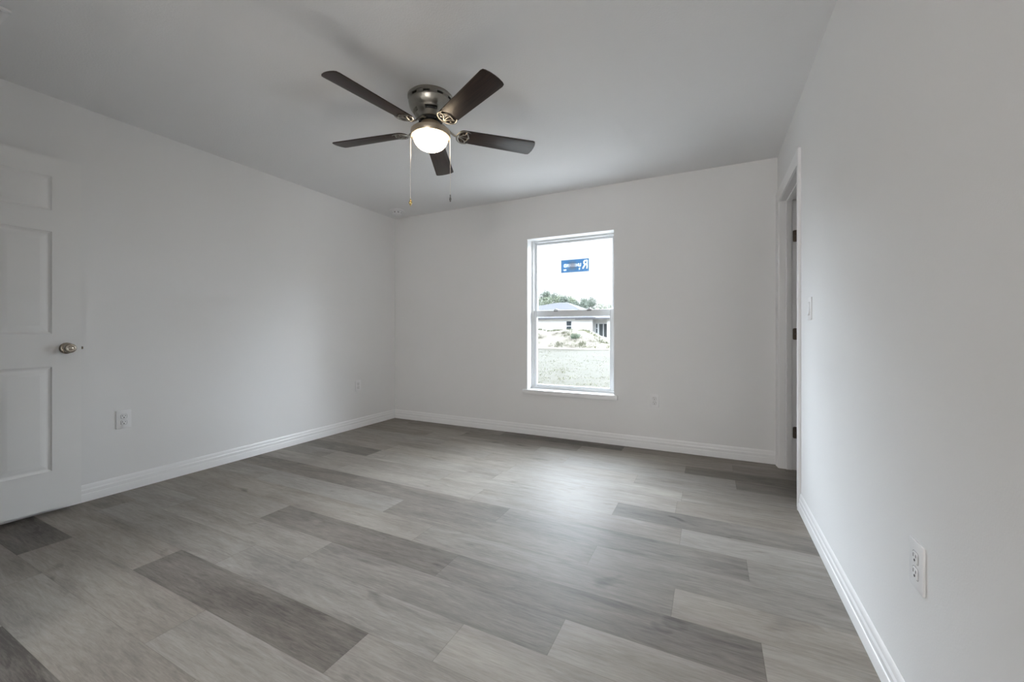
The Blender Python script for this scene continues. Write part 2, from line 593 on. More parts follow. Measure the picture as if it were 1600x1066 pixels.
def wall_holed(bm, x0, x1, y0, y1, z0, z1, h0, h1, hz0, hz1, along):
    """slab with one opening: along 'x' or 'y'"""
    def put(a0, a1, c0, c1):
        if a1 - a0 < 1e-6 or c1 - c0 < 1e-6:
            return
        if along == 'x':
            box(bm, a0, a1, y0, y1, c0, c1)
        else:
            box(bm, x0, x1, a0, a1, c0, c1)
    a0, a1 = (x0, x1) if along == 'x' else (y0, y1)
    put(a0, h0, z0, z1)
    put(h1, a1, z0, z1)
    put(h0, h1, z0, hz0)
    put(h0, h1, hz1, z1)

bm = bmesh.new()
wall_holed(bm, XL, 2.4, YB, YB + .20, -.25, H, WX0, WX1, WZ0, WZ1, 'x')
structure(finish('wall_back', bm, M['wall']), 'white back wall around the single window', 'wall')

bm = bmesh.new()
wall_holed(bm, XR, XR + .115, YA - .3, YB, -.25, H, DY0 - .02, DY1 + .02, -.012, DZ + .02, 'y')
structure(finish('wall_right', bm, M['wall']), 'white wall on the right with the doorway at its far end', 'wall')

# wall behind the open door (hall doorway) and the entry alcove round the camera
bm = bmesh.new()
wall_holed(bm, XL, XA, YF - .12, YF, -.25, H, XL + .075, XL + .075 + .78, -.012, 2.07, 'x')
structure(finish('wall_front', bm, M['wall']), 'white wall holding the hall doorway', 'wall')
bm = bmesh.new()
box(bm, XL, XR, YA - .15, YA, -.25, H)
box(bm, XA - .12, XA, YA, YF - .12, -.25, H)
structure(finish('wall_alcove', bm, M['wall']), 'white walls of the entry alcove', 'wall')
# the room beyond the side door
bm = bmesh.new()
box(bm, 2.25, 2.4, 1.6, YB, -.25, H)
box(bm, XR + .115, 2.25, 1.6, 1.75, -.25, H)
structure(finish('wall_beyond', bm, M['wall']), 'white walls of the room beyond the side door', 'wall')

# ------------------------------------------------------------------ baseboards: stepped profile
BB = [(0, 0), (.0135, 0), (.0135, .040), (.0125, .046), (.0100, .049), (.0100, .066), (.0105, .069), (.0085, .074), (.0065, .078),
      (.0065, .092), (.0045, .099), (.002, .103), (0, .104)]
def baseboard(name, a, b_, nrm, label):
    bm = bmesh.new()
    a, b_, nrm = Vector(a), Vector(b_), Vector(nrm)
    prism(bm, None, [[a + nrm * t_ + Vector((0, 0, z_)) for t_, z_ in BB], [b_ + nrm * t_ + Vector((0, 0, z_)) for t_, z_ in BB]])
    return structure(finish(name, bm, M['trim'], smooth=True, angle=25), label, 'baseboard')
baseboard('baseboard_left', (XL, YF, 0), (XL, YB, 0), (1, 0, 0), 'white stepped baseboard along the left wall')
baseboard('baseboard_back', (XL, YB, 0), (XR, YB, 0), (0, -1, 0), 'white stepped baseboard under the window')
baseboard('baseboard_right', (XR, YA, 0), (XR, DY0 - .075, 0), (-1, 0, 0), 'white stepped baseboard along the right wall')

# ------------------------------------------------------------------ side doorway: casing, jamb, open door
CAS = [(.000, 0), (.000, .008), (.006, .010), (.012, .0095), (.040, .012), (.048, .0150), (.058, .0165), (.070, .0165), (.0745, .013), (.0745, 0)]
def casing(bm, side):
    x_ = XR if side < 0 else XR + .115
    rings = []
    for path in ((DY0, 0, -1, 0), (DY0, DZ, -1, 1), (DY1, DZ, 1, 1), (DY1, 0, 1, 0)):
        rings.append([(x_ + side * t_, path[0] + path[2] * (u_ + .004), path[1] + path[3] * (u_ + .004)) for u_, t_ in CAS])
    prism(bm, None, rings)
bm = bmesh.new()
casing(bm, -1)
structure(finish('trim_1', bm, M['trim'], smooth=True, angle=28), 'white casing around the doorway on the right wall', 'trim')
bm = bmesh.new()
casing(bm, 1)
structure(finish('trim_2', bm, M['trim'], smooth=True, angle=28), 'white casing on the far side of the doorway', 'trim')
bm = bmesh.new()
J0, J1 = XR - .002, XR + .117
box(bm, J0, J1, DY0 - .019, DY0, 0, DZ + .019)
box(bm, J0, J1, DY1, DY1 + .019, 0, DZ + .019)
box(bm, J0, J1, DY0, DY1, DZ, DZ + .019)
SX = J1 - .038                                   # door stop in front of the door's seat
box(bm, SX - .036, SX, DY0, DY0 + .011, 0, DZ, bev=.002)
box(bm, SX - .036, SX, DY1 - .011, DY1, 0, DZ, bev=.002)
box(bm, SX - .036, SX, DY0 + .011, DY1 - .011, DZ - .011, DZ, bev=.002)
structure(finish('trim_3', bm, M['trim']), 'white jamb lining and stop inside the doorway', 'trim')

d2 = empty('door_2', (J1 + .004, DY1 - .003, 0))
structure(d2, 'white door standing open beyond the doorway on the right wall, hung on three hinges', 'door')
bm = bmesh.new()
box(bm, 0.0, .712, -.035, 0, .012, DZ - .004, bev=.0015, seg=1)
finish('door_leaf', bm, M['door'], d2)
for hz in (0.286, 1.037, 1.784):
    bm = bmesh.new()
    poly = []                                        # leaf let into the rebate of the jamb; local y = 0 is near the jamb face
    for (cx_, cz_, a0) in ((-.026, hz - .034, 270), (-.026, hz + .034, 180)):
        for s_ in range(5):
            a = R(a0 - s_ * 22.5)
            poly.append((cx_ + .010 * cos(a), cz_ + .010 * sin(a)))
    poly += [(-.003, hz + .044), (-.003, hz - .044)]
    pa = [bm.verts.new((x_, .0005, z_)) for x_, z_ in poly]
    pb = [bm.verts.new((x_, .0034, z_)) for x_, z_ in poly]
    bm.faces.new(pa)
    bm.faces.new(pb)
    for q in range(len(poly)):
        bm.faces.new((pa[q], pa[(q + 1) % len(poly)], pb[(q + 1) % len(poly)], pb[q]))
    lathe(bm, [(.0055, hz - .045), (.0055, hz + .045)], 12, (.001, -.002, 0))
    for dz_ in (-.03, 0, .03):
        cx_ = -.016 + (.006 if dz_ else -.004)
        tube(bm, [(cx_, -.0003, hz + dz_), (cx_, .0010, hz + dz_)], .0036, 8, 1)
    h = finish('hinge', bm, [M['bronze'], M['gunmetal']], d2, smooth=True)
    h['label'] = 'dark bronze hinge leaf with rounded corners'

# ------------------------------------------------------------------ door on the left, standing open against the wall
d1 = empty('door_1', (XL + .0795, YF + .012, 0))
structure(d1, 'white six panel door standing open along the left wall', 'door')
DW, DT, DZ0, DZ1 = .772, .035, .030, 2.062
dy1 = DW                                        # free edge, local y
PAN = [(1.754, 1.950), (1.041, 1.632), (.250, .852)]
cols_ = [(.121, .121 + .213), (DW - .121 - .213, DW - .121)]
bm = bmesh.new()
def fq(p):                                      # local: front face at x = 0, looking to +x
    return bm.faces.new([bm.verts.new(q) for q in p])
ys = [0, cols_[0][0], cols_[0][1], cols_[1][0], cols_[1][1], DW]
zs = [DZ0, .250, .852, 1.041, 1.632, 1.754, 1.950, DZ1]
def face_side(xf, sgn):
    for i in range(5):
        for j in range(7):
            ya, yb, za, zb = ys[i], ys[i + 1], zs[j], zs[j + 1]
            if i in (1, 3) and j in (1, 3, 5):
                rings = []
                for ins, dep in ((0, 0), (.005, -.0045), (.013, -.0085), (.019, -.0085), (.046, -.0015), (.050, -.0012)):
                    rings.append([(xf + sgn * dep, ya + ins, za + ins), (xf + sgn * dep, yb - ins, za + ins), (xf + sgn * dep, yb - ins, zb - ins), (xf + sgn * dep, ya + ins, zb - ins)])
                for a, c in zip(rings, rings[1:]):
                    for q in range(4):
                        fq((a[q], a[(q + 1) % 4], c[(q + 1) % 4], c[q]))
                fq(rings[-1])
            else:
                fq(((xf, ya, za), (xf, yb, za), (xf, yb, zb), (xf, ya, zb)))
face_side(0, 1)
face_side(-DT, -1)
for (a, c) in (((0, DZ0), (DW, DZ0)), ((0, DZ1), (DW, DZ1)), ((0, DZ0), (0, DZ1)), ((DW, DZ0), (DW, DZ1))):
    fq(((0, a[0], a[1]), (0, c[0], c[1]), (-DT, c[0], c[1]), (-DT, a[0], a[1])))
bmesh.ops.remove_doubles(bm, verts=bm.verts, dist=1e-5)
finish('door_leaf', bm, M['door'], d1, smooth=True, angle=12)
ky, kz = DW - .062, .957
bm = bmesh.new()
KP = [(0.0, .0), (.033, .0), (.033, .003), (.031, .006), (.024, .009), (.014, .011), (.0125, .022), (.014, .028), (.021, .033), (.0265, .041), (.0275, .049),
      (.0255, .056), (.021, .060), (.0135, .0605), (.0125, .0595), (.010, .0595), (.0085, .061), (.0, .061)]
lathe(bm, KP, 40)
mt = Matrix.Translation((.0005, ky, kz)) @ Matrix.Rotation(R(90), 4, 'Y')
bmesh.ops.transform(bm, matrix=mt, verts=bm.verts)
kn = finish('door_knob', bm, M['knobmetal'], d1, smooth=True, angle=50)
kn['label'] = 'satin nickel round door knob on a round rose'
bm = bmesh.new()
box(bm, -DT / 2 - .011, -DT / 2 + .011, DW, DW + .0015, kz - .029, kz + .029, 0, .0005, 1)
box(bm, -DT / 2 - .006, -DT / 2 + .006, DW + .001, DW + .012, kz - .008, kz + .008, 0, .002)
lt = finish('latch', bm, M['bronze'], d1)
lt['label'] = 'dark latch bolt in the door edge'
for hz in (.25, 1.03, 1.83):
    bm = bmesh.new()
    lathe(bm, [(.006, hz - .045), (.006, hz + .045)], 12, (.003, -.006, 0))
    box(bm, -.030, 0, -.003, -.0005, hz - .044, hz + .044)
    finish('hinge', bm, M['bronze'], d1, smooth=True)

# ------------------------------------------------------------------ window
win = empty('window_1', ((WX0 + WX1) / 2, YB + .12, WZ0))
structure(win, 'white vinyl single hung window in the back wall', 'window')
wy0 = YB + .114
def wpart(name, boxes, mat, bev=.003, parent=win):
    bm = bmesh.new()
    for q in boxes:
        box(bm, *q, 0, bev, 2)
    o = finish(name, bm, mat, parent, smooth=True, angle=30)
    base_ = parent
    off = Vector((0, 0, 0))
    while base_ is not None:
        off += base_.location
        base_ = base_.parent
    for v_ in o.data.vertices:
        v_.co -= off
    return o
def rect_frame(x0, x1, z0, z1, y0, y1, l_, r_, b_, t_):
    return [(x0, x0 + l_, y0, y1, z0, z1), (x1 - r_, x1, y0, y1, z0, z1), (x0 + l_, x1 - r_, y0, y1, z0, z0 + b_), (x0 + l_, x1 - r_, y0, y1, z1 - t_, z1)]
SILLT = WZ0 + .004
wpart('window_frame', rect_frame(WX0, WX1, SILLT, WZ1, wy0, wy0 + .085, .022, .022, .018, .020)
      + [(WX0 + .022, WX0 + .030, wy0 + .030, wy0 + .038, SILLT, WZ1), (WX1 - .030, WX1 - .022, wy0 + .030, wy0 + .038, SILLT, WZ1)], M['vinyl'])
UY0, UY1 = wy0 + .036, wy0 + .064
LY0, LY1 = wy0 + .008, wy0 + .034
ux0, ux1 = WX0 + .022, WX1 - .022
us = wpart('upper_sash', rect_frame(ux0, ux1, 1.222, WZ1 - .020, UY0, UY1, .028, .024, .055, .022), M['vinyl'])
ls = wpart('lower_sash', rect_frame(ux0, ux1, SILLT + .016, 1.277, LY0, LY1, .032, .044, .028, .068), M['vinyl'], .004)
def pane(parent, x0, x1, z0, z1, y_):
    bm = bmesh.new()
    box(bm, x0, x1, y_ - .002, y_ + .002, z0, z1)
    # one thin sheet: keep only the two large faces' front one so the pane stays a single clear layer
    for f in [f for f in bm.faces if not (abs(f.normal.y) > .9 or True)]:
        bm.faces.remove(f)
    o = finish('glass_pane', bm, M['glass'], parent)
    for v_ in o.data.vertices:
        v_.co -= win.location
    o['label'] = 'clear glass pane'
    return o
pane(us, ux0 + .022, ux1 - .018, 1.272, WZ1 - .038, (UY0 + UY1) / 2)
pane(ls, ux0 + .026, ux1 - .038, SILLT + .040, 1.213, (LY0 + LY1) / 2)
for lx in (-1.440, -1.090):
    q = wpart('sash_lock', [(lx - .028, lx + .028, LY0 + .002, LY1 - .004, 1.277, 1.284), (lx - .016, lx + .010, LY0 - .004, LY0 + .012, 1.2845, 1.292)], M['vinyl'], .0015)
for lx in (-1.440, -1.090):
    wpart('latch_recess', [(lx - .022, lx + .022, LY0 - .0012, LY0 + .004, 1.262, 1.272)], M['grayslot'], 0)

# window stool
bm = bmesh.new()
box(bm, -1.752, -.783, YB - .026, YB, WZ0 - .040, WZ0 + .004, 0, .004)
box(bm, WX0, WX1, YB - .003, wy0 + .02, WZ0 - .012, WZ0 + .004, 0, 0)
structure(finish('trim_4', bm, M['trim'], smooth=True, angle=30), 'white sill board under the window', 'trim')

# builder's sticker on the upper pane, seen from behind (mirrored lettering)
sx0, sx1, sz0, sz1 = -1.394, -1.1035, 1.664, 1.792
sy = (UY0 + UY1) / 2 - .0024
st = empty('window_sticker', ((sx0 + sx1) / 2, sy, (sz0 + sz1) / 2))
tag(st, 'small blue sticker with mirrored white lettering on the upper window pane', 'sticker')
hw, hh = (sx1 - sx0) / 2, (sz1 - sz0) / 2
def text_splines(text, size, right_x, base_z, wide):
    cu = bpy.data.curves.new('lettering', 'FONT')
    cu.body = text
    cu.size = size
    tmp = bpy.data.objects.new('lettering', cu)
    COL.objects.link(tmp)
    c2 = tmp.to_curve(bpy.context.evaluated_depsgraph_get())
    out = []
    for sp_ in c2.splines:
        out.append([[(right_x - q.x * wide, base_z + q.y) for q in (p.handle_left, p.co, p.handle_right)] for p in sp_.bezier_points])
    tmp.to_curve_clear()
    COL.objects.unlink(tmp)
    bpy.data.objects.remove(tmp)
    return out
def filled(name, splines, mat, rect, y_off):
    cu = bpy.data.curves.new(name, 'CURVE')
    cu.dimensions = '2D'
    cu.fill_mode = 'BOTH'
    cu.extrude = .0004
    if rect:
        sp_ = cu.splines.new('POLY')
        sp_.points.add(3)
        for p, q in zip(sp_.points, ((-hw, -hh), (hw, -hh), (hw, hh), (-hw, hh))):
            p.co = (q[0], q[1], 0, 1)
        sp_.use_cyclic_u = True
    for pts in splines:
        sp_ = cu.splines.new('BEZIER')
        sp_.bezier_points.add(len(pts) - 1)
        for p, (hl, co, hr) in zip(sp_.bezier_points, pts):
            p.handle_left_type = p.handle_right_type = 'FREE'
            p.co, p.handle_left, p.handle_right = (*co, 0), (*hl, 0), (*hr, 0)
        sp_.use_cyclic_u = True
    tmp = bpy.data.objects.new(name, cu)
    COL.objects.link(tmp)
    me = bpy.data.meshes.new_from_object(tmp.evaluated_get(bpy.context.evaluated_depsgraph_get()))
    COL.objects.unlink(tmp)
    bpy.data.objects.remove(tmp)
    bm = bmesh.new()
    bm.from_mesh(me)
    for v_ in bm.verts:
        x_, y_, z_ = v_.co
        v_.co = (x_, y_off - z_, y_)
    return finish(name, bm, mat, st)
BIG = text_splines('R', .126, hw - .006, -.036, .82)
WORD = text_splines('UHIEEAXO', .047, hw - .080, -.010, .80)
LOW = [text_splines('E', .024, hw - .092, -.042, 1.0), text_splines('W', .024, -hw + .056, -.046, 1.0), text_splines('I', .024, -hw + .032, -.046, 1.0)]
filled('sticker_film', BIG + WORD + sum(LOW, []), M['sticker'], True, -.0006)
filled('large_letter', BIG, M['letters'], False, -.0006)
filled('lettering', WORD, M['letters'], False, -.0006)
for q in LOW:
    filled('small_letter', q, M['letters'], False, -.0006)

# ------------------------------------------------------------------ wall plates
def make_outlet():
    root = empty('wall_outlet')
    bm = bmesh.new()                                  # local: wall plane x = 0, faces +x; y is along the wall
    box(bm, 0, .0062, -.0385, .0385, -.060, .060, 0, .0022, 2)
    tube(bm, [(.0055, 0, 0), (.0074, 0, 0)], .0032, 10)
    finish('cover_plate', bm, M['plastic'], root, smooth=True)
    for s_ in (-1, 1):
        bm = bmesh.new()
        poly = []
        for k in range(32):
            a = 2 * pi * k / 32
            poly.append((max(-.0145, min(.0145, .0172 * cos(a))), max(-.0135, min(.0135, .0172 * sin(a)))))
        cz_ = s_ * .0198
        lo = [bm.verts.new((.0058, y_, cz_ + z_)) for y_, z_ in poly]
        hi = [bm.verts.new((.0086, y_ * .94, cz_ + z_ * .94)) for y_, z_ in poly]
        bm.faces.new(hi)
        for q in range(32):
            bm.faces.new((lo[q], lo[(q + 1) % 32], hi[(q + 1) % 32], hi[q]))
        ring = [(.0062, y_ * 1.10, cz_ + z_ * 1.10) for y_, z_ in poly]
        tube(bm, ring + [ring[0]], .0007, 6, 2)
        box(bm, .0080, .0089, -.0078, -.0054, cz_ + .0005, cz_ + .0095, 1)
        box(bm, .0080, .0089, .0054, .0078, cz_ + .0015, cz_ + .0085, 1)
        tube(bm, [(.0080, 0, cz_ - .0065), (.0090, 0, cz_ - .0065)], .0034, 12, 1)
        finish('socket', bm, [M['plastic'], M['slot'], M['grayslot']], root, smooth=True, angle=30)
    return root
def copy_thing(root):
    r_ = root.copy()
    COL.objects.link(r_)
    for ch in root.children:
        c = ch.copy()
        COL.objects.link(c)
        c.parent = r_
        for g in ch.children:
            g2 = g.copy()
            COL.objects.link(g2)
            g2.parent = c
    return r_
OUT = [((XL, 1.257, .474), 0, 'white duplex outlet on the left wall just beyond the open door'),
       ((XL, 3.232, .463), 0, 'white duplex outlet low on the left wall near the far corner'),
       ((-.4585, YB, .436), -90, 'white duplex outlet on the back wall right of the window'),
       ((XR, 1.372, .460), 180, 'white duplex outlet on the right wall, nearest one')]
proto = make_outlet()
for i, (lc, rz, lab) in enumerate(OUT):
    o = proto if i == 0 else copy_thing(proto)
    o.location = lc
    o.rotation_euler = (0, 0, R(rz))
    tag(o, lab, 'outlet', 'duplex outlets around the room')

sw = empty('light_switch', (XR, 2.622, 1.176), (0, 0, R(180)))
tag(sw, 'white rocker light switch beside the doorway on the right wall', 'switch')
bm = bmesh.new()
box(bm, 0, .0062, -.038, .038, -.060, .060, 0, .0022)
finish('cover_plate', bm, M['plastic'], sw, smooth=True)
bm = bmesh.new()
pr = [(.006, -.033), (.0072, -.0335), (.0125, -.031), (.0085, 0), (.0078, .0325), (.006, .033)]
prism(bm, None, [[(x_, -.0165, z_) for x_, z_ in pr], [(x_, .0165, z_) for x_, z_ in pr]])
rim = [(.0064, -.0175, -.0345), (.0064, .0175, -.0345), (.0064, .0175, .0345), (.0064, -.0175, .0345), (.0064, -.0175, -.0345)]
tube(bm, rim, .0009, 6, 1)
finish('rocker', bm, [M['plastic'], M['grayslot']], sw)

# ------------------------------------------------------------------ ceiling things
sd = empty('smoke_detector', (-3.215, 3.545, H))
tag(sd, 'round white smoke detector on the ceiling above the far left corner', 'smoke detector')
bm = bmesh.new()
lathe(bm, [(.078, 0), (.080, -.004), (.080, -.013), (.076, -.017), (.060, -.018)], 48)
finish('mounting_ring', bm, M['plastic'], sd, smooth=True)
bm = bmesh.new()
lathe(bm, [(.056, -.0175), (.056, -.024), (.054, -.040), (.047, -.047), (.030, -.050), (0, -.0505)], 48, slots={1: (6, 4, 1, .004)})
finish('sensor_cap', bm, [M['plastic'], M['grayslot']], sd, smooth=True)

vt = empty('air_vent', (-2.885, .452, H))
tag(vt, 'white louvred air register on the ceiling at the near left', 'air vent')
bm = bmesh.new()
vx, vy = .178, .155
for q in rect_frame(-vx, vx, -vy, vy, 0, 1, .024, .024, .024, .024):
    box(bm, q[0], q[1], q[4], q[5], -.012, 0, 0, .003)
finish('frame', bm, M['plastic'], vt, smooth=True)
bm = bmesh.new()
box(bm, -vx + .02, vx - .02, -vy + .02, vy - .02, -.0015, -.0005)
finish('duct_opening', bm, M['slot'], vt)
for k in range(9):
    y_ = -vy + .050 + k * (2 * vy - .10) / 8
    bm = bmesh.new()
    pts = [(y_ - .010, -.010), (y_ + .008, -.003), (y_ + .0088, -.0042), (y_ - .0092, -.0112)]
    prism(bm, None, [[(-vx + .027, a, c) for a, c in pts], [(vx - .027, a, c) for a, c in pts]])
    finish('louvre', bm, M['plastic'], vt)

# fill lamp added behind the camera to lift the room's brightness
FILL_W = 88.0
for lx, ly, lab in ((.06, -2.35, 'round fill lamp added behind the camera to brighten the room'),):
    rt = empty('fill_lamp', (lx, ly, H))
    tag(rt, lab, 'fill lamp')
    bm = bmesh.new()
    lathe(bm, [(.17, 0), (.175, -.004), (.175, -.018), (.168, -.022), (.150, -.022)], 40)
    finish('rim', bm, M['nickel'], rt, smooth=True)
    bm = bmesh.new()
    lathe(bm, [(.150, -.020), (.148, -.034), (.125, -.052), (.07, -.062), (0, -.065)], 40)
    finish('diffuser', bm, M['fillglass'], rt, smooth=True)
    ld = bpy.data.lights.new('fill_light', 'POINT')
    ld.energy = FILL_W
    ld.color = (1.0, 0.965, 0.925)
    ld.shadow_soft_size = .20
    lo_ = bpy.data.objects.new('fill_light', ld)
    COL.objects.link(lo_)
    lo_.parent = rt
    lo_.location = (0, 0, -.22)

# ------------------------------------------------------------------ ceiling fan with lamp
FCX, FCY, BZ = -1.492, 1.931, -.198             # centre; blade level below the ceiling
fan = empty('ceiling_fan', (FCX, FCY, H))
tag(fan, 'five blade ceiling fan in brushed nickel with dark walnut blades and a lit bowl lamp', 'ceiling fan')
bm = bmesh.new()
lathe(bm, [(.130, 0), (.1325, -.003), (.1325, -.013), (.129, -.016), (.127, -.018), (.1265, -.034), (.128, -.037), (.127, -.042), (.123, -.060), (.116, -.074), (.108, -.084)], 60,
      slots={4: (6, 3, 1, .02)}, cap=True)
finish('canopy', bm, [M['nickel'], M['motor']], fan, smooth=True, angle=40)
bm = bmesh.new()
lathe(bm, [(.104, -.080), (.108, -.084), (.103, -.092), (.092, -.112), (.082, -.122), (.079, -.126), (.072, -.132)], 60, slots={2: (12, 7, 1, .02)}, cap=True)
mo = finish('motor_housing', bm, [M['nickel'], M['motor']], fan, smooth=True, angle=40)
bm = bmesh.new()
lathe(bm, [(.062, -.130), (.062, -.146), (.050, -.148), (.050, -.160)], 40)
for k in range(10):
    a = 2 * pi * k / 10
    box_pts = [(.058 * cos(a), .058 * sin(a), -.134), (.066 * cos(a), .066 * sin(a), -.150)]
    tube(bm, box_pts, .004, 6)
hb = finish('motor', bm, M['motor'], fan, smooth=True)
hb['label'] = 'black motor hub'
bm = bmesh.new()
lathe(bm, [(.046, -.150), (.056, -.153), (.060, -.160), (.063, -.172), (.070, -.183), (.088, -.192), (.108, -.197), (.1145, -.201), (.116, -.208), (.116, -.232), (.1145, -.236), (.110, -.237), (.104, -.233)], 64)
finish('light_fitter', bm, M['fitter'], fan, smooth=True, angle=40)
bm = bmesh.new()
gp = [(.098, -.226), (.1005, -.234)]
for k in range(1, 15):
    a = k / 14 * pi / 2
    gp.append((.1005 * cos(a) ** .82 if k < 14 else 0.0, -.234 - .078 * sin(a)))
lathe(bm, gp, 56)
gl_ = finish('glass_bowl', bm, M['lampglass'], fan, smooth=True, angle=60)
gl_['label'] = 'lit frosted white glass bowl'

# blade outline, local x along the blade, y across
RB, WB = .650, .062
poly = []
for k in range(15):                              # rounded root
    a = R(90 + k * 180 / 14)
    poly.append((.198 + .040 * cos(a), -.054 * -sin(a) if False else .054 * sin(a)))
tipc = [(RB - .020, -.0655), (RB - .006, -.062), (RB + .001, -.050), (RB + .0065, -.025), (RB + .008, 0), (RB + .0065, .025), (RB + .001, .050), (RB - .006, .062), (RB - .020, .0655)]
poly = poly + tipc
def blade_bm():
    bm = bmesh.new()
    outline(bm, poly, -.003, .003, 0, .0012)
    return bm
def arm_bm():
    bm = bmesh.new()
    tube(bm, [(.056, 0, .056), (.078, 0, .052), (.100, 0, .034), (.120, 0, .012), (.142, 0, -.004), (.160, 0, -.007)], [.010, .010, .009, .008, .008, .008], 10, 0, .55)
    zz = -.0065
    cres = []
    for k in range(17):                          # crescent following the blade root
        a = R(100 + k * 160 / 16)
        cres.append((.206 + .047 * cos(a), .057 * sin(a), zz))
    wid = [.0015 + .0062 * sin(pi * k / 16) ** .6 for k in range(17)]
    tube(bm, [(.236, .044, zz), (.218, .053, zz)] + cres + [(.218, -.053, zz), (.236, -.044, zz)], [.0012, .004] + [max(.004, q) for q in wid] + [.004, .0012], 8, 0, .45)
    for s_ in (-1, 1):
        tube(bm, [(.160, 0, zz), (.186, s_ * .012, zz), (.206, s_ * .024, zz), (.214, s_ * .046, zz)], .0042, 8, 0, .5)
        tube(bm, [(.214, s_ * .036, zz), (.222, s_ * .022, zz), (.226, s_ * .010, zz), (.232, 0, zz)], .0036, 8, 0, .5)
    tube(bm, [(.158, 0, zz), (.200, 0, zz), (.234, 0, zz)], .0034, 8, 0, .5)
    for p in ((.190, .030), (.190, -.030), (.218, 0)):
        tube(bm, [(p[0], p[1], zz - .004), (p[0], p[1], .004)], .0048, 10)
    return bm
TH, PITCH = -97.83, R(-12)
blade0 = arm0 = None
for k in range(5):
    rot = Matrix.Rotation(R(TH + 72 * k), 4, 'Z') @ Matrix.Rotation(PITCH, 4, 'X')
    if k == 0:
        blade0 = bl = finish('fan_blade', blade_bm(), M['walnut'], fan, smooth=True, angle=30)
        arm0 = ar = finish('blade_arm', arm_bm(), M['nickel'], fan, smooth=True, angle=45)
        bl['label'] = 'dark walnut fan blade'
    else:
        bl, ar = blade0.copy(), arm0.copy()
        COL.objects.link(bl)
        COL.objects.link(ar)
        bl.parent = fan
        ar.parent = fan
    bl.matrix_local = Matrix.Translation((0, 0, BZ)) @ rot
    ar.matrix_local = Matrix.Translation((0, 0, BZ)) @ rot

# pull chains on both sides of the fitter
rv = Vector((cos(YAW), sin(YAW), 0))
for s_, rad, ztop, zbot, mat, lab in ((-1, .1085, -.216, -.600, M['brass'], 'ball pull chain with a brass drop'), (1, .1060, -.216, -.576, M['gunmetal'], 'ball pull chain with a dark grey drop')):
    c = rv * rad * s_
    bm = bmesh.new()
    tube(bm, [(c.x * .9, c.y * .9, ztop), (c.x * 1.07, c.y * 1.07, ztop - .002), (c.x * 1.10, c.y * 1.10, ztop - .010)], .0030, 8)
    cx_, cy_ = c.x * 1.10, c.y * 1.10
    z_ = ztop - .010
    while z_ > zbot:
        if z_ > ztop - .19:
            tube(bm, [(cx_, cy_, z_), (cx_, cy_, z_ - .0042)], .0015, 6)
        else:
            tube(bm, [(cx_, cy_, z_), (cx_, cy_, z_ - .0042)], .0013, 6)
        z_ -= .0042
    lathe(bm, [(0, 0), (.0024, -.001), (.0024, -.008), (0, -.009)], 10, (cx_, cy_, ztop - .19), cap=False)
    chn = finish('pull_chain', bm, M['chain'], fan, smooth=True, angle=50)
    chn['label'] = lab
    bm = bmesh.new()
    if s_ < 0:
        lathe(bm, [(0, .002), (.003, .001), (.003, -.006), (.006, -.011), (.0098, -.020), (.0098, -.025), (.006, -.032), (.003, -.036), (.0035, -.040), (0, -.043)], 20, (cx_, cy_, zbot))
    else:
        lathe(bm, [(0, .002), (.0035, .001), (.0035, -.007), (.0028, -.011), (.0065, -.022), (.007, -.028), (.004, -.033), (.005, -.037), (0, -.042)], 20, (cx_, cy_, zbot))
    finish('pull_drop', bm, mat, chn, smooth=True, angle=50)

# ------------------------------------------------------------------ outdoors, as seen through the window
rnd = random.Random(5)
bm = bmesh.new()
GX0, GX1, GY0, GY1 = -75, 40, YB + .20, 130
nx, ny = 46, 50
grid = [[bm.verts.new((GX0 + (GX1 - GX0) * i / nx, GY0 + (GY1 - GY0) * (j / ny) ** 1.6, GZ + (.04 * noise.noise(Vector((i * .7, j * .5, 0))) if j else 0))) for i in range(nx + 1)] for j in range(ny + 1)]
for j in range(ny):
    for i in range(nx):
        bm.faces.new((grid[j][i], grid[j][i + 1], grid[j + 1][i + 1], grid[j + 1][i]))
g = finish('ground', bm, M['ground'], smooth=True)
structure(g, 'pale lawn outside the window', 'lawn')

# pale sand strip added below the view to bounce daylight onto the ceiling
bm = bmesh.new()
nx, ny = 60, 14
grid = []
for j in range(ny + 1):
    row = []
    for i in range(nx + 1):
        x_ = -14 + 24 * i / nx
        far = 7.25 + .22 * noise.noise(Vector((x_ * .9, 2.0, 0)))
        y_ = YB + .20 + (far - YB - .20) * j / ny
        row.append(bm.verts.new((x_, y_, GZ + (.05 + .02 * noise.noise(Vector((x_ * 2, y_ * 2, 3))) if j < ny else -.05))))
    grid.append(row)
for j in range(ny):
    for i in range(nx):
        bm.faces.new((grid[j][i], grid[j][i + 1], grid[j + 1][i + 1], grid[j + 1][i]))
structure(finish('bounce_strip', bm, M['bounceground'], smooth=True), 'pale sand strip added outside to bounce daylight onto the ceiling', 'sand')

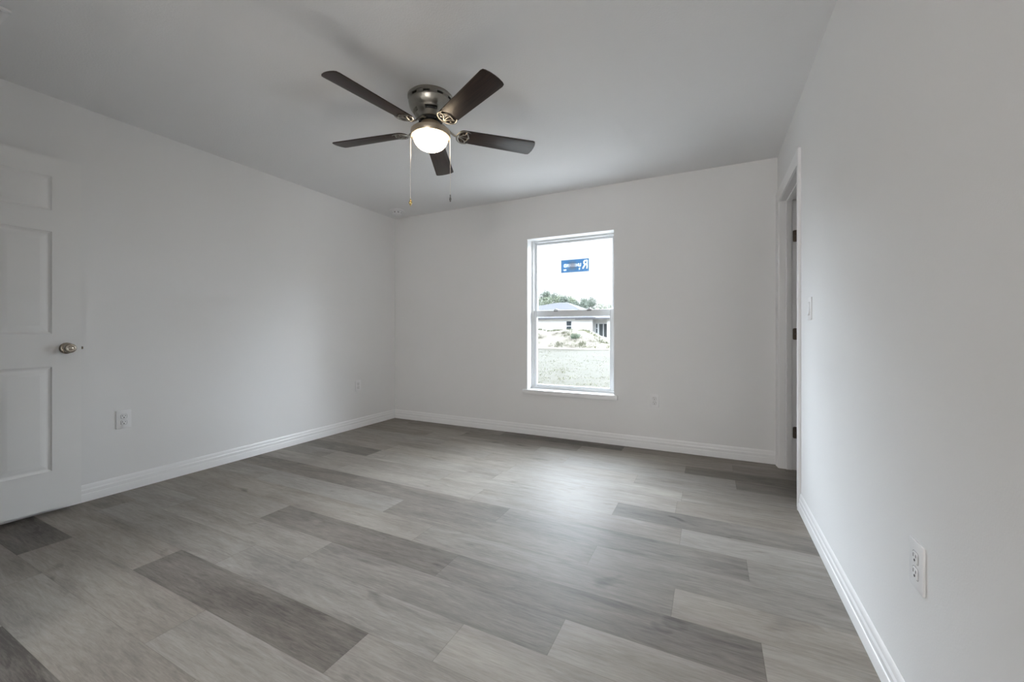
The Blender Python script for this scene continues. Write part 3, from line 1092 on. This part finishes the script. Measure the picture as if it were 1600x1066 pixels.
bm = bmesh.new()
def blades(bm, px, py, pz, hgt, nb, spread, lean=.5):
    for _ in range(nb):
        a = rnd.uniform(0, 2 * pi)
        bx, by = px + rnd.uniform(-spread, spread), py + rnd.uniform(-spread, spread)
        h_ = hgt * rnd.uniform(.5, 1.1)
        wd = h_ * .12
        lx, ly = cos(a) * h_ * lean * rnd.random(), sin(a) * h_ * lean * rnd.random()
        p0 = bm.verts.new((bx - wd * sin(a), by + wd * cos(a), pz))
        p1 = bm.verts.new((bx + wd * sin(a), by - wd * cos(a), pz))
        p2 = bm.verts.new((bx + lx, by + ly, pz + h_))
        bm.faces.new((p0, p1, p2))
for _ in range(1500):
    yy = 6.5 + 22 * rnd.random() ** 1.5
    xx = -yy * rnd.uniform(.16, .47)
    blades(bm, xx, yy, GZ - .01, rnd.uniform(.03, .07), 6, .14, 1.3)
gr = finish('grass', bm, M['grassblade'])
tag(gr, 'short tufts of grass on the pale lawn outside', 'grass', kind='stuff')

# sand bank
def bank_h(x_, y_):
    prof = max(0, min(1, (y_ - 29.8) / 2.6)) * max(0, min(1, (38 - y_) / 3.0))
    prof = prof * prof * (3 - 2 * prof)
    fall = 1 - .72 * max(0, min(1, (x_ + 9.6) / 2.4))
    nn = noise.noise(Vector((x_ * .35, y_ * .3, 1))) * .34 + noise.noise(Vector((x_ * 1.1, y_ * 1.0, 4))) * .16 + noise.noise(Vector((x_ * 3.1, y_ * 2.6, 9))) * .05
    return prof * fall * (1.42 + nn)
bm = bmesh.new()
bx0, bx1, by0, by1 = -24, -4, 29.6, 38.2
nx, ny = 130, 60
grid = [[bm.verts.new((bx0 + (bx1 - bx0) * i / nx, by0 + (by1 - by0) * j / ny, GZ + .045 + bank_h(bx0 + (bx1 - bx0) * i / nx, by0 + (by1 - by0) * j / ny))) for i in range(nx + 1)] for j in range(ny + 1)]
for j in range(ny):
    for i in range(nx):
        bm.faces.new((grid[j][i], grid[j][i + 1], grid[j + 1][i + 1], grid[j + 1][i]))
edge_ = [e for e in bm.edges if e.is_boundary]
ex = bmesh.ops.extrude_edge_only(bm, edges=edge_)
for q in ex['geom']:
    if isinstance(q, bmesh.types.BMVert):
        q.co.z = GZ - .2
bk = finish('sand_bank', bm, M['sand'], smooth=True)
tag(bk, 'long bank of pale bulldozed sand in front of the neighbouring house', 'sand bank')

bm = bmesh.new()
for _ in range(1500):
    xx, yy = rnd.uniform(-16, -6.5), rnd.uniform(30.2, 34.5)
    if noise.noise(Vector((xx * .8, yy * .9, 7))) < .16:
        continue
    blades(bm, xx, yy, GZ + .03 + bank_h(xx, yy), rnd.uniform(.08, .22), 9, .13, .8)
for k in range(46):                              # taller clumps along the crest
    xx = -15.6 + k * .13 + rnd.uniform(-.1, .1)
    if rnd.random() < .55:
        yy = 33.2 + rnd.uniform(-.3, .3)
        blades(bm, xx, yy, GZ + .02 + bank_h(xx, yy), rnd.uniform(.14, .28), 12, .12, .8)
wd_ = finish('weeds', bm, M['weed'])
tag(wd_, 'scattered dull green weeds growing over the sand bank', 'weeds', kind='stuff')
bm = bmesh.new()
for _ in range(700):                             # yellow-green strip at the right foot of the bank
    xx, yy = rnd.uniform(-10.8, -5.5), rnd.uniform(30.3, 33.6)
    blades(bm, xx, yy, GZ + .03 + bank_h(xx, yy), rnd.uniform(.06, .14), 7, .2, .8)
gs_ = finish('grass', bm, M['grassblade'])
tag(gs_, 'yellow-green grass strip at the right foot of the sand bank', 'grass', kind='stuff')

def leaf_cloud(bm, c, rad, nleaf, size, squash=.8):
    for _ in range(nleaf):
        while True:
            p = Vector((rnd.uniform(-1, 1), rnd.uniform(-1, 1), rnd.uniform(-1, 1)))
            if .15 < p.length < 1:
                break
        p = Vector(c) + Vector((p.x * rad, p.y * rad, p.z * rad * squash))
        u_ = Vector((rnd.uniform(-1, 1), rnd.uniform(-1, 1), rnd.uniform(-1, 1))).normalized()
        w_ = u_.orthogonal().normalized()
        s_ = size * rnd.uniform(.6, 1.3)
        a, c2, d_ = p + u_ * s_, p - u_ * s_ * .5 + w_ * s_ * .5, p - u_ * s_ * .5 - w_ * s_ * .5
        bm.faces.new([bm.verts.new(q) for q in (a, c2, d_)])
bh = empty('bush', (-9.72, 31.15, GZ + .03 + bank_h(-9.72, 31.15)))
tag(bh, 'low green bush growing on the face of the sand bank', 'bush')
bm = bmesh.new()
for _ in range(7):
    leaf_cloud(bm, (rnd.uniform(-.28, .28), rnd.uniform(-.12, .12), rnd.uniform(.10, .32)), .19, 110, .045)
finish('foliage', bm, M['bush'], bh)
bm = bmesh.new()
for _ in range(5):
    a = rnd.uniform(0, 6.28)
    tube(bm, [(0, 0, -.02), (.08 * cos(a), .06 * sin(a), .12), (.22 * cos(a), .12 * sin(a), .28)], [.014, .010, .005], 6)
finish('stem', bm, M['bark'], bh)

# neighbouring house
hs = empty('neighbouring_house', (-16, 41, GZ))
tag(hs, 'white single storey house with a grey hip roof behind the sand bank', 'house')
def hp(name, fn, mat, parent=hs, off=None):
    bm = bmesh.new()
    fn(bm)
    o = finish(name, bm, mat, parent)
    base_, of = parent, Vector((0, 0, 0))
    while base_ is not None:
        of += base_.location
        base_ = base_.parent
    for v_ in o.data.vertices:
        v_.co -= of
    return o
HY, HE = 40.0, 2.46
def walls(bm):
    box(bm, -27, -10.75, HY, HY + 12, GZ, HE)
    box(bm, -10.75, -5.5, HY + 1.2, HY + 12, GZ, HE)
    box(bm, -9.30, -8.95, HY + .05, HY + .40, GZ, HE)
hp('walls', walls, M['stucco'])
def roof(bm):
    x0, x1, y0, y1, z0 = -27.6, -10.3, HY - .5, HY + 12.5, HE
    v = [bm.verts.new(p) for p in ((x0, y0, z0), (x1, y0, z0), (x1, y1, z0), (x0, y1, z0), (-16.5, HY + 6, z0 + 2.12), (-15.4, HY + 6, z0 + 2.12))]
    for f in ((0, 1, 5, 4), (1, 2, 5), (2, 3, 4, 5), (3, 0, 4), (3, 2, 1, 0)):
        bm.faces.new([v[i] for i in f])
hp('roof', roof, M['shingle'])
def roof2(bm):
    x0, x1, y0, y1, z0 = -12.4, -4.9, HY - .45, HY + 12.0, HE - .02
    v = [bm.verts.new(p) for p in ((x0, y0, z0), (x1, y0, z0), (x1, y1, z0), (x0, y1, z0), (-10.5, HY + 6, z0 + 1.35), (-8.2, HY + 6, z0 + 1.35))]
    for f in ((0, 1, 5, 4), (1, 2, 5), (2, 3, 4, 5), (3, 0, 4), (3, 2, 1, 0)):
        bm.faces.new([v[i] for i in f])
hp('porch_roof', roof2, M['shingle'])
def fascia(bm):
    box(bm, -27.6, -10.3, HY - .54, HY - .5, HE - .10, HE + .05)
    box(bm, -12.4, -4.9, HY - .50, HY - .45, HE - .16, HE - .01)
hp('fascia', fascia, M['fascia'])
def hwin(x0, x1, z0, z1, y_, name):
    f = hp(name, lambda bm: [box(bm, *q) for q in rect_frame(x0 - .06, x1 + .06, z0 - .06, z1 + .06, y_ - .05, y_ + .01, .06, .06, .06, .06)] + [box(bm, x0, x1, y_ - .04, y_ + .01, (z0 + z1) / 2 - .03, (z0 + z1) / 2 + .03)], M['vinyl'])
    hp('pane', lambda bm: box(bm, x0, x1, y_ - .02, y_ + .012, z0, z1), M['houseglass'], f)
hwin(-13.46, -12.94, 1.17, 2.16, HY, 'window')
def slider(bm):
    for q in rect_frame(-10.42, -9.42, GZ + .2, 1.95, HY + 1.13, HY + 1.21, .07, .07, .07, .07):
        box(bm, *q)
    box(bm, -9.96, -9.88, HY + 1.13, HY + 1.2, GZ + .25, 1.9)
sl = hp('patio_door', slider, M['vinyl'])
hp('pane', lambda bm: box(bm, -10.36, -9.48, HY + 1.16, HY + 1.215, GZ + .25, 1.90), M['houseglass'], sl)
hwin(-10.68, -10.53, .95, 1.9, HY + 1.2, 'window')

# trees beyond the house
def tree(name, x_, y_, hgt, kind, label):
    rt = empty(name, (x_, y_, GZ))
    tag(rt, label, 'tree', 'trees beyond the neighbouring house')
    bm = bmesh.new()
    bend = rnd.uniform(-.5, .5)
    tube(bm, [(0, 0, -.2), (bend * .2, 0, hgt * .35), (bend * .6, 0, hgt * .7), (bend, 0, hgt * .98)], [.17, .14, .10, .03], 8)
    tips = []
    nb = 12 if kind == 'pine' else 9
    for _ in range(nb):
        f_ = rnd.uniform(.42, .98)
        a = rnd.uniform(0, 2 * pi)
        ln = (1.05 - f_) * hgt * (.17 if kind == 'pine' else .22) + .25
        b0 = Vector((bend * f_ ** 1.3, 0, hgt * f_))
        b1 = b0 + Vector((cos(a) * ln, sin(a) * ln, ln * .25))
        tube(bm, [b0, b0.lerp(b1, .5) + Vector((0, 0, .05)), b1], [.045, .03, .012], 5)
        tips.append(b1)
        tips.append(b0.lerp(b1, .6))
    finish('trunk', bm, M['bark'], rt)
    bm = bmesh.new()
    for p in tips + [Vector((bend, 0, hgt))]:
        if kind == 'pine':
            leaf_cloud(bm, p, rnd.uniform(.42, .75), 60, .15, .75)
        else:
            leaf_cloud(bm, p, rnd.uniform(.7, 1.05), 85, .17, .8)
    finish('crown', bm, M['needles'] if kind == 'pine' else M['leaves'], rt)
TREES = [(-24.35, 61, 7.5, 'pine', 'tallest dark pine at the left edge of the upper window pane'),
         (-30.2, 73, 7.5, 'broad', 'pale leafy tree at the far left beside the tallest pine'),
         (-21.9, 56, 5.6, 'broad', 'bushy pale green tree just right of the tallest pine'),
         (-25.3, 68, 7.2, 'pine', 'thin pine rising behind the left slope of the grey roof'),
         (-22.4, 63.5, 6.4, 'broad', 'round leafy tree just left of the roof peak'),
         (-24.8, 72.5, 7.2, 'pine', 'ragged pine directly behind the roof peak'),
         (-17.9, 54, 5.6, 'pine', 'pine with a dark tufted top right of the roof peak'),
         (-21.6, 67, 6.4, 'broad', 'broad tree over the right slope of the grey roof'),
         (-17.6, 58, 5.2, 'pine', 'low thin pine over the right end of the grey roof'),
         (-20.3, 70, 6.5, 'pine', 'open pine with a forked crown right of the house roof'),
         (-15.8, 56.5, 5.0, 'pine', 'lone bare-stemmed pine right of the roof'),
         (-17.8, 67, 6.2, 'pine', 'pine with a dark clumped top toward the right of the pane'),
         (-15.1, 61, 4.7, 'broad', 'low leafy tree near the right edge of the upper pane'),
         (-16.6, 72, 5.2, 'broad', 'lowest tree at the right edge of the upper window pane')]
for x_, y_, h_, kd, lab in TREES:
    h_ *= 1.08 if h_ < 7.4 else 1.0
    tree('pine_tree' if kd == 'pine' else 'leafy_tree', x_, y_, h_, kd, lab)
